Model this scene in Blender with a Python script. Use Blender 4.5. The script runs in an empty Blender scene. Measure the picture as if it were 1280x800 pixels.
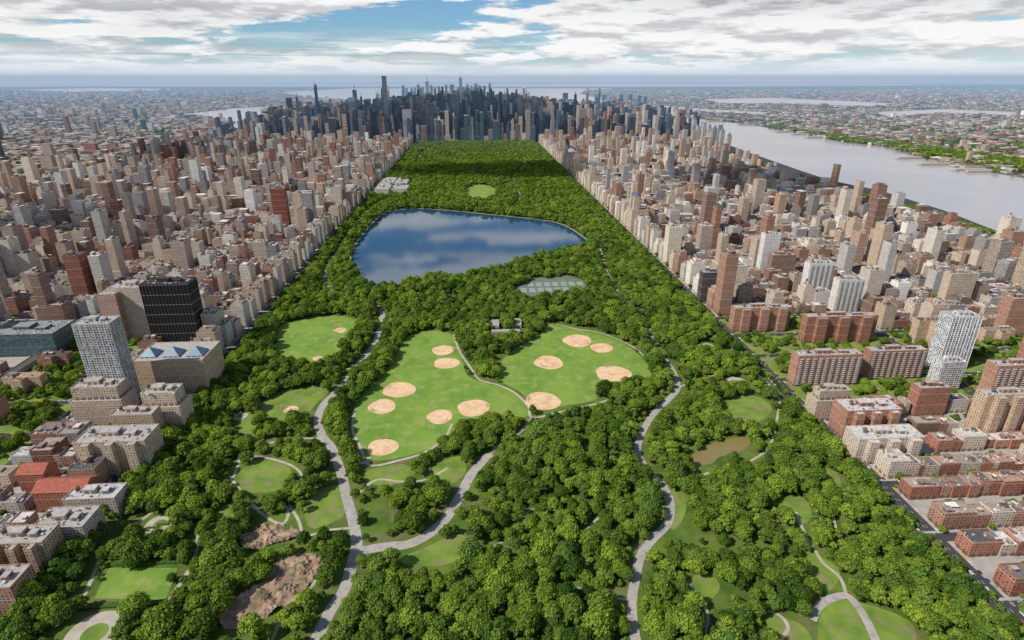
import bpy, bmesh, math, random
import numpy as np
from mathutils import Vector, Matrix, noise as mnoise
random.seed(7); rng=np.random.default_rng(7)
S=bpy.context.scene
# ---------------------------------------------------------------- camera
F=728.0; CX,CY=640,400; CH=415.0
PITCH=math.atan(303/F); YAW=math.radians(-3.63)
cd=bpy.data.cameras.new("camera"); cam=bpy.data.objects.new("camera",cd); S.collection.objects.link(cam)
cd.sensor_width=36; cd.lens=36*F/1280; cd.clip_start=1; cd.clip_end=300000
cam.location=(0,0,CH); cam.rotation_euler=(math.pi/2-PITCH,0,YAW); S.camera=cam
RM=(Matrix.Rotation(YAW,3,'Z')@Matrix.Rotation(math.pi/2-PITCH,3,'X'))
def ray(u,v): return RM@Vector(((u-CX)/F,-(v-CY)/F,-1))
def G(u,v):
    """survey point (photo reading) -> ground metres (x west, y south)"""
    d=ray(u,v); t=-CH/d.z
    return (d.x*t,d.y*t)
def HT(P,u,v):
    d=ray(u,v); t=math.hypot(P[0],P[1])/math.hypot(d.x,d.y); return CH+t*d.z
XL,XR=-392.0,429.0
PEND=4200.0
# ---------------------------------------------------------------- node helpers
def mat(name):
    m=bpy.data.materials.new(name); m.use_nodes=True; nt=m.node_tree
    for n in list(nt.nodes): nt.nodes.remove(n)
    return m,nt
class N:
    def __init__(s,nt): s.nt=nt
    def n(s,t,**k):
        x=s.nt.nodes.new(t)
        for a,b in k.items(): setattr(x,a,b)
        return x
    def l(s,a,b): s.nt.links.new(a,b)
    def put(s,sock,v):
        if v is None: return
        if isinstance(v,bpy.types.NodeSocket): s.l(v,sock)
        else: sock.default_value=v
    def m(s,op,a,b=None,c=None,clamp=False):
        x=s.n('ShaderNodeMath',operation=op); x.use_clamp=clamp
        s.put(x.inputs[0],a); s.put(x.inputs[1],b); s.put(x.inputs[2],c)
        return x.outputs[0]
    def mix(s,f,a,b,bt='MIX'):
        x=s.n('ShaderNodeMix',data_type='RGBA',blend_type=bt)
        s.put(x.inputs[0],f)
        for i,v in ((6,a),(7,b)):
            if isinstance(v,tuple) and len(v)==3: v=(*v,1)
            s.put(x.inputs[i],v)
        return x.outputs[2]
    def noise(s,vec,scale,detail=4,rough=0.55):
        x=s.n('ShaderNodeTexNoise'); x.inputs['Scale'].default_value=scale
        x.inputs['Detail'].default_value=detail; x.inputs['Roughness'].default_value=rough
        if vec is not None: s.l(vec,x.inputs['Vector'])
        return x.outputs['Fac']
    def mr(s,v,a,b,c=0.0,d=1.0,smooth=False):
        x=s.n('ShaderNodeMapRange'); x.clamp=True
        if smooth: x.interpolation_type='SMOOTHSTEP'
        s.put(x.inputs[0],v); 
        for i,q in enumerate((a,b,c,d)): s.put(x.inputs[i+1],q)
        return x.outputs[0]
    def pos(s): return s.n('ShaderNodeNewGeometry').outputs['Position']
    def bsdf(s,col,rough=0.8,spec=0.3,metal=0.0):
        b=s.n('ShaderNodeBsdfPrincipled'); s.put(b.inputs['Base Color'],(*col,1) if isinstance(col,tuple) and len(col)==3 else col)
        s.put(b.inputs['Roughness'],rough); s.put(b.inputs['Specular IOR Level'],spec); s.put(b.inputs['Metallic'],metal)
        return b
    def out(s,sh,disp=None):
        o=s.n('ShaderNodeOutputMaterial'); s.l(sh,o.inputs['Surface'])
def noisy(name,a,b,scale,c=None,scale2=None,rough=0.9,spec=0.2,lo=0.35,hi=0.65):
    m,nt=mat(name); k=N(nt); p=k.pos()
    col=k.mix(k.mr(k.noise(p,scale,5,0.6),lo,hi),a,b)
    if c: col=k.mix(k.mr(k.noise(p,scale2,4,0.6),0.5,0.68),col,c)
    bs=k.bsdf(col,rough,spec); k.out(bs.outputs[0]); return m
M={}
M['asphalt']=noisy("asphalt",(0.045,0.045,0.047),(0.065,0.063,0.06),0.05)
M['drive']=noisy("park_drive_asphalt",(0.33,0.30,0.27),(0.42,0.385,0.345),0.06,(0.26,0.24,0.22),0.2)
M['path']=noisy("path_paving",(0.36,0.315,0.255),(0.47,0.42,0.34),0.1)
M['parkground']=noisy("park_ground",(0.05,0.10,0.014),(0.12,0.18,0.025),0.03,(0.17,0.14,0.07),0.05)
M['lawn']=noisy("lawn",(0.115,0.225,0.030),(0.195,0.295,0.045),0.02,(0.27,0.29,0.09),0.07)
M['lawn2']=noisy("rough_grass",(0.10,0.18,0.025),(0.20,0.28,0.045),0.045,(0.24,0.20,0.10),0.06)
M['clay']=noisy("infield_clay",(0.62,0.40,0.22),(0.74,0.52,0.32),0.12,(0.56,0.34,0.18),0.05)
M['rock']=noisy("bare_rock",(0.19,0.12,0.08),(0.42,0.29,0.21),0.06,(0.07,0.11,0.025),0.09)
M['white']=noisy("white_paint",(0.75,0.75,0.73),(0.82,0.82,0.8),0.5)
M['court']=noisy("tennis_court_surface",(0.20,0.28,0.25),(0.24,0.32,0.28),0.05)
M['surround']=noisy("court_surround",(0.12,0.15,0.10),(0.17,0.19,0.14),0.05)
M['stone']=noisy("stone",(0.30,0.28,0.25),(0.40,0.37,0.33),0.1)
M['metal']=noisy("galvanised_steel",(0.25,0.26,0.27),(0.33,0.34,0.35),0.5,rough=0.5,spec=0.5)
M['bark']=noisy("bark",(0.07,0.05,0.035),(0.12,0.09,0.065),1.5)
M['tank']=noisy("tank_wood",(0.12,0.085,0.06),(0.2,0.14,0.1),0.8)
M['slate']=noisy("copper_glass_roof",(0.07,0.15,0.21),(0.12,0.22,0.30),0.3,rough=0.4,spec=0.5)
M['redroof']=noisy("red_tile_roof",(0.28,0.08,0.05),(0.38,0.13,0.09),0.3)
m,nt=mat("far_land"); k=N(nt); p=k.pos()
c=k.mix(k.mr(k.noise(p,0.0012,8,0.75),0.44,0.60),(0.025,0.055,0.022),(0.15,0.14,0.13))
c=k.mix(k.mr(k.noise(p,0.006,6,0.8),0.52,0.72),c,(0.42,0.39,0.37))
c=k.mix(k.mr(k.noise(p,0.0005,4,0.6),0.52,0.66),c,(0.022,0.05,0.02))
k.out(k.bsdf(c,0.9,0.1).outputs[0]); M['far']=m
def water(name,col,rough,bump,sc,spec=0.5):
    m,nt=mat(name); k=N(nt); p=k.pos()
    b=k.bsdf(k.mix(k.mr(k.noise(p,0.0015,3),0.4,0.6),col,tuple(x*1.15 for x in col)),rough,spec)
    b.inputs['IOR'].default_value=1.33
    bp=k.n('ShaderNodeBump'); bp.inputs['Strength'].default_value=bump; bp.inputs['Distance'].default_value=1.0
    k.l(k.noise(p,sc,4),bp.inputs['Height']); k.l(bp.outputs[0],b.inputs['Normal'])
    k.out(b.outputs[0]); return m
M['reservoir']=water("reservoir_water",(0.020,0.060,0.11),0.04,0.03,0.12,0.9)
M['river']=water("river_water",(0.36,0.33,0.305),0.16,0.08,0.02,0.9)
M['pond']=water("pond_water",(0.20,0.16,0.06),0.2,0.05,0.3)
# facade
m,nt=mat("facade"); k=N(nt)
uv=k.n('ShaderNodeUVMap'); uv.uv_map="m"; sx=k.n('ShaderNodeSeparateXYZ'); k.l(uv.outputs[0],sx.inputs[0])
at=k.n('ShaderNodeAttribute'); at.attribute_name="tint"; at.attribute_type='GEOMETRY'
tint=at.outputs['Color']; sty=at.outputs['Alpha']
bay=3.4; fl=3.3
uu=k.m('DIVIDE',sx.outputs[0],bay); vv=k.m('DIVIDE',sx.outputs[1],fl)
fu=k.m('ABSOLUTE',k.m('SUBTRACT',k.m('FRACT',uu),0.5)); fv=k.m('ABSOLUTE',k.m('SUBTRACT',k.m('FRACT',vv),0.5))
mu=k.m('LESS_THAN',fu,k.m('MULTIPLY',sty,0.5)); hv=k.mr(sty,0.4,0.9,0.24,0.42)
mv=k.m('LESS_THAN',fv,hv); win=k.m('MULTIPLY',mu,mv)
cb=k.n('ShaderNodeCombineXYZ'); k.l(k.m('FLOOR',uu),cb.inputs[0]); k.l(k.m('FLOOR',vv),cb.inputs[1])
pp=k.pos()
wn=k.n('ShaderNodeTexWhiteNoise'); wn.noise_dimensions='3D'; k.l(cb.outputs[0],wn.inputs['Vector'])
wr=wn.outputs['Value']
wcol=k.mix(k.m('POWER',wr,2.0),(0.020,0.027,0.038),k.mix(0.75,(0.12,0.12,0.11),tint))
wcol=k.mix(k.mr(sty,0.75,0.95),wcol,k.mix(0.6,wcol,tint))
wall=k.mix(k.mr(k.noise(pp,0.05,5,0.65),0.3,0.7,0.0,1.0),k.mix(1.0,tint,(0.80,0.77,0.74),'MULTIPLY'),tint)
crs_=k.m('LESS_THAN',k.m('FRACT',k.m('DIVIDE',vv,5.0)),0.05)
wall=k.mix(k.m('MULTIPLY',crs_,0.35),wall,(0.7,0.66,0.6))
col=k.mix(win,wall,wcol)
gf=k.m('MULTIPLY',k.m('LESS_THAN',sx.outputs[1],3.9),k.m('GREATER_THAN',k.m('FRACT',k.m('DIVIDE',sx.outputs[0],7.3)),0.35))
col=k.mix(k.m('MULTIPLY',gf,0.7),col,(0.05,0.045,0.045))
b=k.bsdf(col,k.mr(win,0,1,0.85,0.18),k.mr(win,0,1,0.15,0.6)); k.out(b.outputs[0]); M['facade']=m
m,nt=mat("roofing"); k=N(nt); p=k.pos()
at=k.n('ShaderNodeAttribute'); at.attribute_name="tint"; 
c=k.mix(k.mr(k.noise(p,0.25,5,0.7),0.35,0.65),k.mix(1.0,at.outputs['Color'],(0.6,0.6,0.6),'MULTIPLY'),at.outputs['Color'])
k.out(k.bsdf(c,0.9,0.1).outputs[0]); M['roofing']=m
def leafmat(name,d,l,tr):
    m,nt=mat(name); k=N(nt)
    oi=k.n('ShaderNodeObjectInfo'); at=k.n('ShaderNodeAttribute'); at.attribute_name="tone"
    big=k.noise(oi.outputs['Location'],0.010,3)
    t=k.m('ADD',k.m('MULTIPLY',at.outputs['Fac'],0.30),k.m('ADD',k.m('MULTIPLY',k.m('POWER',oi.outputs['Random'],1.3),0.75),k.m('MULTIPLY',k.m('SUBTRACT',big,0.44),1.4)),clamp=True)
    c=k.mix(t,d,l)
    hue=k.mr(k.m('FRACT',k.m('MULTIPLY',oi.outputs['Random'],17.3)),.70,1.0,0,.5)
    c=k.mix(hue,c,tuple(a_*b_ for a_,b_ in zip(l,(.40,.55,1.2))))
    a=k.n('ShaderNodeBsdfDiffuse'); k.l(c,a.inputs[0])
    if tr>0:
        b=k.n('ShaderNodeBsdfTranslucent'); k.l(k.mix(1.0,c,(1.15,1.2,0.6),'MULTIPLY'),b.inputs[0])
        mx=k.n('ShaderNodeMixShader'); mx.inputs[0].default_value=tr; k.l(a.outputs[0],mx.inputs[1]); k.l(b.outputs[0],mx.inputs[2]); k.out(mx.outputs[0])
    else: k.out(a.outputs[0])
    return m
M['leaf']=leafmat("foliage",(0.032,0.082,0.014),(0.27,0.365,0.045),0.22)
M['core']=leafmat("shaded_inner_foliage",(0.016,0.042,0.008),(0.085,0.14,0.018),0.0)  # crown cores coloured darker for the shade between the leaves
# ---------------------------------------------------------------- mesh accumulator
COL=[M['facade'],M['roofing'],M['tank'],M['slate'],M['redroof'],M['stone'],M['metal'],M['white'],M['lawn2'],M['court']]
class Acc:
    def __init__(s): s.v=[];s.f=[];s.mi=[];s.t=[];s.uv=[]
    def face(s,pts,mi=0,t=(0.3,0.3,0.3,0.5),uv=None):
        b=len(s.v); s.v.extend(pts); s.f.append(tuple(range(b,b+len(pts)))); s.mi.append(mi); s.t.append(t)
        s.uv.extend(uv if uv else [(0.0,-5.0)]*len(pts))
    def prism(s,P,z0,z1,t,rt,vb=0.0,top=True,mi=0,rmi=1,inset=0.0):
        n=len(P)
        for i in range(n):
            a=P[i]; c=P[(i+1)%n]; L=math.hypot(c[0]-a[0],c[1]-a[1])
            nb=max(1,round(L/3.4))*3.4
            s.face([(a[0],a[1],z0),(c[0],c[1],z0),(c[0],c[1],z1),(a[0],a[1],z1)],mi,t,[(0,vb),(nb,vb),(nb,vb+z1-z0),(0,vb+z1-z0)])
        if not top: return
        if inset>0:
            cx=sum(p[0] for p in P)/n; cy=sum(p[1] for p in P)/n
            Q=[]
            for p in P:
                d=(cx-p[0],cy-p[1]); Q.append((p[0]+math.copysign(inset,d[0]),p[1]+math.copysign(inset,d[1])))
            pt=(min(1,t[0]*1.1),min(1,t[1]*1.1),min(1,t[2]*1.1),0.0)
            for i in range(n):
                a,c,qa,qc=P[i],P[(i+1)%n],Q[i],Q[(i+1)%n]
                s.face([(a[0],a[1],z1),(c[0],c[1],z1),(qc[0],qc[1],z1),(qa[0],qa[1],z1)],1,pt)
                s.face([(qc[0],qc[1],z1-1),(qa[0],qa[1],z1-1),(qa[0],qa[1],z1),(qc[0],qc[1],z1)],1,pt)
            s.face([(q[0],q[1],z1-1) for q in Q],rmi,rt)
        else: s.face([(p[0],p[1],z1) for p in P],rmi,rt)
    def box(s,x0,x1,y0,y1,z0,z1,t,rt,**k): s.prism([(x0,y0),(x1,y0),(x1,y1),(x0,y1)],z0,z1,t,rt,**k)
    def cone(s,P,z0,z1,mi,t=(0.3,0.3,0.3,0)):
        n=len(P); cx=sum(p[0] for p in P)/n; cy=sum(p[1] for p in P)/n
        for i in range(n):
            a,c=P[i],P[(i+1)%n]; s.face([(a[0],a[1],z0),(c[0],c[1],z0),(cx,cy,z1)],mi,t)
    def tank(s,x,y,z,r=2.2):
        P=[(x+r*math.cos(a*math.pi/4),y+r*math.sin(a*math.pi/4)) for a in range(8)]
        for q in P[::2]: s.box(q[0]*.8+x*.2-.15,q[0]*.8+x*.2+.15,q[1]*.8+y*.2-.15,q[1]*.8+y*.2+.15,z,z+2.5,(0.1,0.1,0.1,0),(0.1,)*4)
        s.prism(P,z+2.5,z+6.5,(0.1,0.1,0.1,0),(0.1,)*4,mi=2,rmi=2); s.cone(P,z+6.52,z+8,2)
    def build(s,name,mats=None,parent=None):
        me=bpy.data.meshes.new(name); me.from_pydata(s.v,[],s.f)
        for q in (mats or COL): me.materials.append(q)
        me.polygons.foreach_set('material_index',s.mi)
        a=me.attributes.new("tint",'FLOAT_COLOR','FACE'); a.data.foreach_set('color',np.array(s.t,dtype=np.float32).ravel())
        u=me.uv_layers.new(name="m"); u.data.foreach_set('uv',np.array(s.uv,dtype=np.float32).ravel())
        me.update(); o=bpy.data.objects.new(name,me); S.collection.objects.link(o)
        if parent: o.parent=parent
        return o
PAL=[(0.54,0.44,0.34),(0.62,0.53,0.43),(0.46,0.35,0.27),(0.34,0.17,0.12),(0.29,0.12,0.085),(0.52,0.42,0.33),(0.38,0.25,0.18),(0.36,0.34,0.33),(0.70,0.65,0.57),(0.38,0.21,0.15),(0.58,0.45,0.33),(0.44,0.35,0.28),(0.66,0.58,0.48),(0.52,0.50,0.47),(0.76,0.74,0.70),(0.50,0.34,0.24),(0.24,0.15,0.11),(0.30,0.28,0.28)]
ROOF=[(0.12,0.12,0.12),(0.28,0.25,0.23),(0.50,0.47,0.44),(0.40,0.32,0.26),(0.62,0.59,0.55),(0.20,0.18,0.17),(0.72,0.68,0.64),(0.36,0.31,0.26),(0.42,0.26,0.18)]
def rc(p=PAL,v=0.14):
    c=random.choice(p); f=1+random.uniform(-v,v); return tuple(min(1,x*f) for x in c)
def rr_(): return (*rc(ROOF,0.2),0.0)
def bld(A,x0,x1,y0,y1,h,t=None,near=True,z0=0.15):
    st=random.choice([.30,.36,.42,.48,.62,1.01 if h>25 else .4]) 
    t=t or (*rc(),st); rt=rr_(); w=x1-x0; d=y1-y0
    if h>95 and min(w,d)>16 and random.random()<0.6:
        hb=h*random.uniform(0.2,0.7); A.box(x0,x1,y0,y1,z0,hb,t,rt)
        i=min(w,d)*random.uniform(0.1,0.2); A.box(x0+i,x1-i,y0+i,y1-i,hb,h,t,rt,vb=hb)
        x0+=i;x1-=i;y0+=i;y1-=i
    elif 34<h<70 and min(w,d)>14 and random.random()<0.55:
        hb=h-random.choice([4,7,10]); A.box(x0,x1,y0,y1,z0,hb,t,rt,inset=0.5 if near else 0)
        a_,b_,c_,d_=[random.uniform(1.5,5) for _ in range(4)]
        A.box(x0+a_,x1-b_,y0+c_,y1-d_,hb-1,h,t,rt,vb=hb,inset=0.5 if near else 0); x0+=a_;x1-=b_;y0+=c_;y1-=d_
    else: A.box(x0,x1,y0,y1,z0,h,t,rt,inset=0.5 if near else 0)
    w=x1-x0; d=y1-y0; zb=h-(1 if near else 0)
    if near or random.random()<0.5:
        n=1 if w*d<400 else 2
        for _ in range(n):
            if w<5 or d<5: break
            bw=random.uniform(0.2,0.4)*w; bd=random.uniform(0.2,0.4)*d
            bx=random.uniform(x0+0.8,x1-bw-0.8); by=random.uniform(y0+0.8,y1-bd-0.8)
            A.box(bx,bx+bw,by,by+bd,zb,h+random.uniform(2,6) if h>25 else h+random.uniform(1.2,2.5),(t[0],t[1],t[2],0.0),rr_())
        if near and h>22 and random.random()<0.5 and w>9 and d>9:
            A.tank(random.uniform(x0+3,x1-3),random.uniform(y0+3,y1-3),h+1,1.9)
    if near and random.random()<0.8:
        for _ in range(int(w*d/80)+1):
            bx=random.uniform(x0+0.9,max(x0+1,x1-3)); by=random.uniform(y0+0.9,max(y0+1,y1-3)); q=random.uniform(0.8,2.4); g_=random.choice([.15,.5,.7])
            A.box(bx,min(bx+q,x1-.6),by,min(by+q,y1-.6),zb,zb+random.uniform(0.6,1.6),(g_,g_,g_,0),(g_,g_,g_,0))
# ---------------------------------------------------------------- helpers
def pip(X,Y,P):
    ins=np.zeros(X.shape,bool); n=len(P); j=n-1
    for i in range(n):
        xi,yi=P[i];xj,yj=P[j]
        if yi!=yj:
            c=((yi>Y)!=(yj>Y))&(X<(xj-xi)*(Y-yi)/(yj-yi)+xi); ins^=c
        j=i
    return ins
def inp(x,y,P):
    r=False; xj,yj=P[-1]
    for xi,yi in P:
        if (yi>y)!=(yj>y) and x<(xj-xi)*(y-yi)/(yj-yi)+xi: r=not r
        xj,yj=xi,yi
    return r
def crs(P,closed,k=5):
    n=len(P); out=[]
    rng_=range(n) if closed else range(n-1)
    for i in rng_:
        g=(lambda q:P[q%n]) if closed else (lambda q:P[max(0,min(n-1,q))])
        a,b,c,d=g(i-1),g(i),g(i+1),g(i+2)
        for s in range(k):
            t=s/k
            out.append(tuple(0.5*((2*b[j])+(-a[j]+c[j])*t+(2*a[j]-5*b[j]+4*c[j]-d[j])*t*t+(-a[j]+3*b[j]-3*c[j]+d[j])*t**3) for j in (0,1)))
    if not closed: out.append(P[-1])
    return out
def sheet(name,P,z,m,parent=None):
    bm=bmesh.new(); vs=[bm.verts.new((p[0],p[1],z)) for p in P]; f=bm.faces.new(vs)
    f.normal_update()
    if f.normal.z<0: f.normal_flip()
    bmesh.ops.triangulate(bm,faces=[f],ngon_method='EAR_CLIP')
    me=bpy.data.meshes.new(name); bm.to_mesh(me); bm.free(); me.materials.append(m)
    o=bpy.data.objects.new(name,me); S.collection.objects.link(o); o.parent=parent; return o
def ribbon(name,P,w,z,m,parent=None):
    v=[];f=[]
    for i,p in enumerate(P):
        a=P[max(0,i-1)]; b=P[min(len(P)-1,i+1)]; d=(b[0]-a[0],b[1]-a[1]); L=math.hypot(*d) or 1
        nx,ny=-d[1]/L*w/2,d[0]/L*w/2
        v+= [(p[0]+nx,p[1]+ny,z),(p[0]-nx,p[1]-ny,z)]
        if i: q=2*i; f.append((q-2,q-1,q+1,q))
    me=bpy.data.meshes.new(name); me.from_pydata(v,[],f); me.materials.append(m)
    o=bpy.data.objects.new(name,me); S.collection.objects.link(o); o.parent=parent; return o
def px(L): return [G(*p) for p in L]
# ---------------------------------------------------------------- land and water
R=60000
gm=bpy.data.meshes.new("ground"); 
gm.from_pydata([(R*math.cos(a*math.pi/24),R*math.sin(a*math.pi/24),-2) for a in range(48)],[],[tuple(range(48))]); gm.materials.append(M['far'])
S.collection.objects.link(bpy.data.objects.new("ground",gm))
hud_near=px([(1800,480),(1400,345),(1280,302),(1180,263),(1100,238),(1040,226),(1000,213),(940,192),(880,170),(830,155),(790,147),(745,134),(700,127),(660,123),(610,118)])
hud_far=px([(1800,330),(1400,245),(1280,222),(1225,213),(1180,206),(1130,191),(1105,183),(1060,178),(990,165),(940,156),(870,148),(810,141),(780,135),(760,127),(735,119),(700,113),(620,112)])
HUD=hud_near+hud_far[::-1]
sheet("hudson_river",HUD,-1.5,M['river'])
e_near=[(-1830,-500),(-1830,3000),(-1820,4500),(-2000,6000),(-2600,8000),(-2750,9000),(-1900,10300),(-900,11600)]
e_far=[(-1960,-500),(-1960,3000),(-1990,5000),(-2450,6500),(-3600,7900),(-3500,9500),(-2700,10700),(-2000,12200)]
ER=e_near+e_far[::-1]; sheet("east_river",ER,-1.5,M['river'])
BAY=[(-2000,11900),(-900,11500),(800,13500),(2500,15000),(4000,22000),(6000,26000),(-5000,27000),(-6000,20000),(-4000,15000)]
sheet("harbour_water",BAY,-1.4,M['river'])
WAT=[HUD,ER,BAY]
for nm,P in (("newark_bay",[(880,124),(960,122),(1060,126),(1130,130),(1080,133),(980,129),(900,129)]),("meadowlands_creek",[(1090,140),(1180,136),(1280,140),(1280,144),(1180,141),(1110,145)]),
             ("jamaica_bay",[(20,112),(120,110),(220,111),(180,114),(80,115)]),("far_river",[(820,131),(880,136),(960,140),(955,143),(880,139),(830,135)])):
    Q=px(P); WAT.append(Q); sheet(nm,Q,-1.45,M['river'])
sheet("ocean",[(-50000,30000),(-20000,34000),(8000,30000),(30000,36000),(30000,50000),(-30000,50000)],-1.3,M['river'])
MAN=[(-1825,-400)]+e_near[1:]+[(-200,11600)]+hud_near[::-1][1:-1]+[(1500,-400)]
sheet("city_street_asphalt",MAN,0.0,M['asphalt'])
# ---------------------------------------------------------------- park
sheet("park_ground",[(XL,-200),(XR,-200),(XR,PEND),(XL,PEND)],0.06,M['parkground'])
res=crs(px([(438,322),(446,303),(460,285),(478,268),(500,262),(530,261),(570,264),(610,268),(650,272),(690,277),(712,285),(730,297),(737,304),(720,309),(690,316),(672,321),(655,328),(640,330),(632,336),(615,340),(600,338),(585,343),(565,346),(545,343),(530,348),(510,355),(490,357),(470,359),(455,355),(450,345),(443,333)]),True,4)
sheet("reservoir_water",res,0.12,M['reservoir'])
ribbon("reservoir_stone_embankment",res+[res[0]],4,0.30,M['path'])
pond=crs(px([(860,575),(878,560),(905,550),(930,546),(938,554),(925,565),(900,571),(890,579),(868,582)]),True,4)
sheet("pond_water",pond,0.12,M['pond'])
lawns=[
 [(345,420),(355,405),(385,398),(415,394),(440,398),(448,408),(436,425),(430,445),(410,452),(395,458),(370,452),(345,440)],
 [(505,425),(530,414),(560,416),(572,430),(578,450),(585,470),(610,480),(640,488),(655,505),(660,520),(640,520),(612,515),(600,525),(575,530),(560,545),(540,560),(500,572),(465,575),(452,560),(443,535),(442,515),(452,495),(470,478),(490,455)],
 [(685,405),(700,408),(740,415),(780,430),(800,445),(812,460),(812,472),(790,470),(765,478),(745,490),(745,500),(700,508),(675,513),(665,505),(650,490),(625,475),(625,455),(640,440),(665,425),(678,415)],
 [(582,238),(590,232),(605,231),(619,236),(621,242),(612,249),(596,251),(584,247)]]
rough=[
 [(300,590),(320,575),(350,578),(365,590),(360,605),(340,615),(310,615),(300,605)],
 [(385,625),(400,612),(425,608),(432,640),(412,655),(388,660),(380,640)],
 [(500,700),(530,685),(575,668),(590,688),(560,705),(520,708)],
 [(1030,757),(1060,750),(1135,775),(1135,810),(1030,810)],
 [(1000,690),(1025,695),(1050,715),(1035,740),(1012,725)],
 [(325,505),(355,492),(395,482),(410,490),(395,505),(380,520),(345,525)],
 [(828,622),(850,610),(858,632),(850,655),(838,660)],
 [(900,500),(945,495),(965,512),(940,530),(905,520)],
 [(970,625),(1000,620),(1015,640),(1005,655),(980,645)],
 [(455,590),(500,580),(520,590),(500,604),(465,606)],
 [(860,725),(885,715),(900,735),(880,755),(862,745)],
 [(960,770),(1000,780),(1015,800),(1010,815),(965,815)],
 [(1020,585),(1045,590),(1050,610),(1025,605)],
 [(540,585),(575,570),(582,590),(560,605)],
 [(270,640),(290,630),(300,650),(280,660)],
 [(300,515),(320,520),(318,545),(300,540)]]
clear=[]
for P in lawns:
    q=crs(px(P),True,4); clear.append(q); sheet("lawn",q,0.13,M['lawn'])
for P in rough:
    q=crs(px(P),True,4); clear.append(q); sheet("grass_clearing",q,0.13,M['lawn2'])
clear+= [res,pond]
garden=px([(118,748),(136,710),(222,710),(207,750)]); clear.append(garden); sheet("garden_lawn",garden,0.13,M['lawn'])
rock1=crs(px([(275,765),(300,745),(330,725),(350,700),(385,690),(405,700),(400,720),(385,735),(375,750),(360,757),(330,775),(300,787),(275,785)]),True,4)
rock2=crs(px([(300,672),(335,655),(370,660),(375,672),(340,682),(310,690)]),True,4)
def rocky(name,P):
    xs=[p[0] for p in P]; ys=[p[1] for p in P]; st=1.5; v=[];f=[];idx={}
    nx=int((max(xs)-min(xs))/st)+1; ny=int((max(ys)-min(ys))/st)+1
    X,Y=np.meshgrid(np.arange(nx)*st+min(xs),np.arange(ny)*st+min(ys)); I=pip(X,Y,P)
    for j in range(ny):
        for i in range(nx):
            if I[j,i]:
                x,y=X[j,i],Y[j,i]
                z=0.2+max(0,4.5*mnoise.fractal((x*0.07,y*0.07,3),0.6,2.2,6)+0.8)
                idx[i,j]=len(v); v.append((x,y,z))
    for (i,j) in idx:
        if all(q in idx for q in ((i+1,j),(i,j+1),(i+1,j+1))): f.append((idx[i,j],idx[i+1,j],idx[i+1,j+1],idx[i,j+1]))
    me=bpy.data.meshes.new(name); me.from_pydata(v,[],f); me.materials.append(M['rock']); o=bpy.data.objects.new(name,me); S.collection.objects.link(o)
for P in (rock1,rock2): rocky("rock_outcrop",P); clear.append(P)
roads=[]
def road(name,L,w,m='drive',z=0.2,vis=1):
    P=crs(px(L),False,6); roads.append((P,w,vis)); return ribbon(name,P,w,z,M[m])
road("park_drive_road",[(385,815),(395,800),(412,765),(430,738),(440,705),(446,680),(441,650),(433,620),(426,590),(415,560),(403,545),(397,525),(405,505),(420,490),(437,470),(450,452),(465,435),(475,412),(478,392)],10.5)
road("park_drive_road",[(478,392),(468,380),(440,374),(415,365),(405,345),(420,318),(440,288),(466,260),(490,250)],9,vis=0)
road("park_drive_road",[(798,815),(791,780),(790,750),(794,725),(801,695),(815,675),(834,655),(838,630),(828,605),(808,585),(797,565),(801,545),(815,520),(835,500),(847,485),(842,465),(828,445),(815,425)],8.5,z=0.21)
road("park_drive_road",[(815,425),(806,402),(790,385),(772,365),(758,340),(752,320),(745,300),(720,280),(690,268)],8,z=0.21,vis=0)
road("park_drive_road",[(440,690),(485,683),(512,680),(540,665),(560,645),(575,620),(590,592),(612,568)],11,z=0.22)
road("park_drive_road",[(1100,815),(1090,790),(1075,762),(1058,745),(1035,750),(1022,760),(1015,775)],7,z=0.215)
road("park_drive_road",[(640,262),(650,245),(640,225),(655,205),(650,190),(630,180)],9,vis=0); road("park_drive_road",[(500,215),(520,205),(530,190),(560,181)],9,vis=1)
for L,w in [([(567,418),(575,440),(590,462),(600,475),(625,482),(645,492),(660,508),(666,522),(700,515),(740,506),(760,500)],3.5),
 ([(443,512),(441,538),(450,558),(458,578),(470,582),(497,576),(530,566),(555,548),(565,530)],3.5),
 ([(695,405),(720,411),(750,416),(790,433),(815,455)],3),
 ([(666,522),(650,540),(625,556),(612,568)],4),
 ([(275,610),(290,598),(298,580),(300,570),(330,572),(360,580),(376,592),(372,606)],3.2),
 ([(290,600),(305,618),(325,640),(350,655),(360,645),(358,628)],3.2),
 ([(358,628),(372,648),(378,668)],3),([(330,555),(360,550),(395,548),(410,552)],3.5),
 ([(380,672),(410,663),(440,660)],3),([(445,620),(470,600),(500,602),(530,600),(560,585)],3),
 ([(995,640),(1005,665),(1020,690),(1030,705),(1050,722),(1058,745)],3),([(1000,690),(985,680),(975,662)],2.5),
 ([(975,800),(985,785),(975,770),(950,760),(930,755)],3),([(880,800),(885,770),(870,740),(850,720)],2.5),
 ([(848,485),(870,475),(900,468),(940,466),(960,480),(975,500)],3),
 ([(200,775),(215,745),(235,715),(245,690),(250,655)],4),([(105,745),(120,712),(130,690),(165,660),(190,640)],3.5),
 ([(480,380),(500,372),(540,368),(600,375)],3.5),([(445,460),(430,462),(412,470)],3),([(735,365),(760,375),(790,385)],3.5),
 ([(430,690),(400,700),(392,730),(360,760),(340,800)],3),([(600,690),(640,670),(660,640),(700,620),(710,600)],2.2),
 ([(860,600),(890,590),(930,580),(960,560),(970,530),(975,500)],3),([(690,740),(720,735),(750,745),(790,750)],2.5),
 ([(760,640),(740,655),(720,690),(735,720)],2.2),([(1120,700),(1080,690),(1050,670),(1040,640)],2.5)]:
    road("footpath",L,w,'path',0.17)
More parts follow.
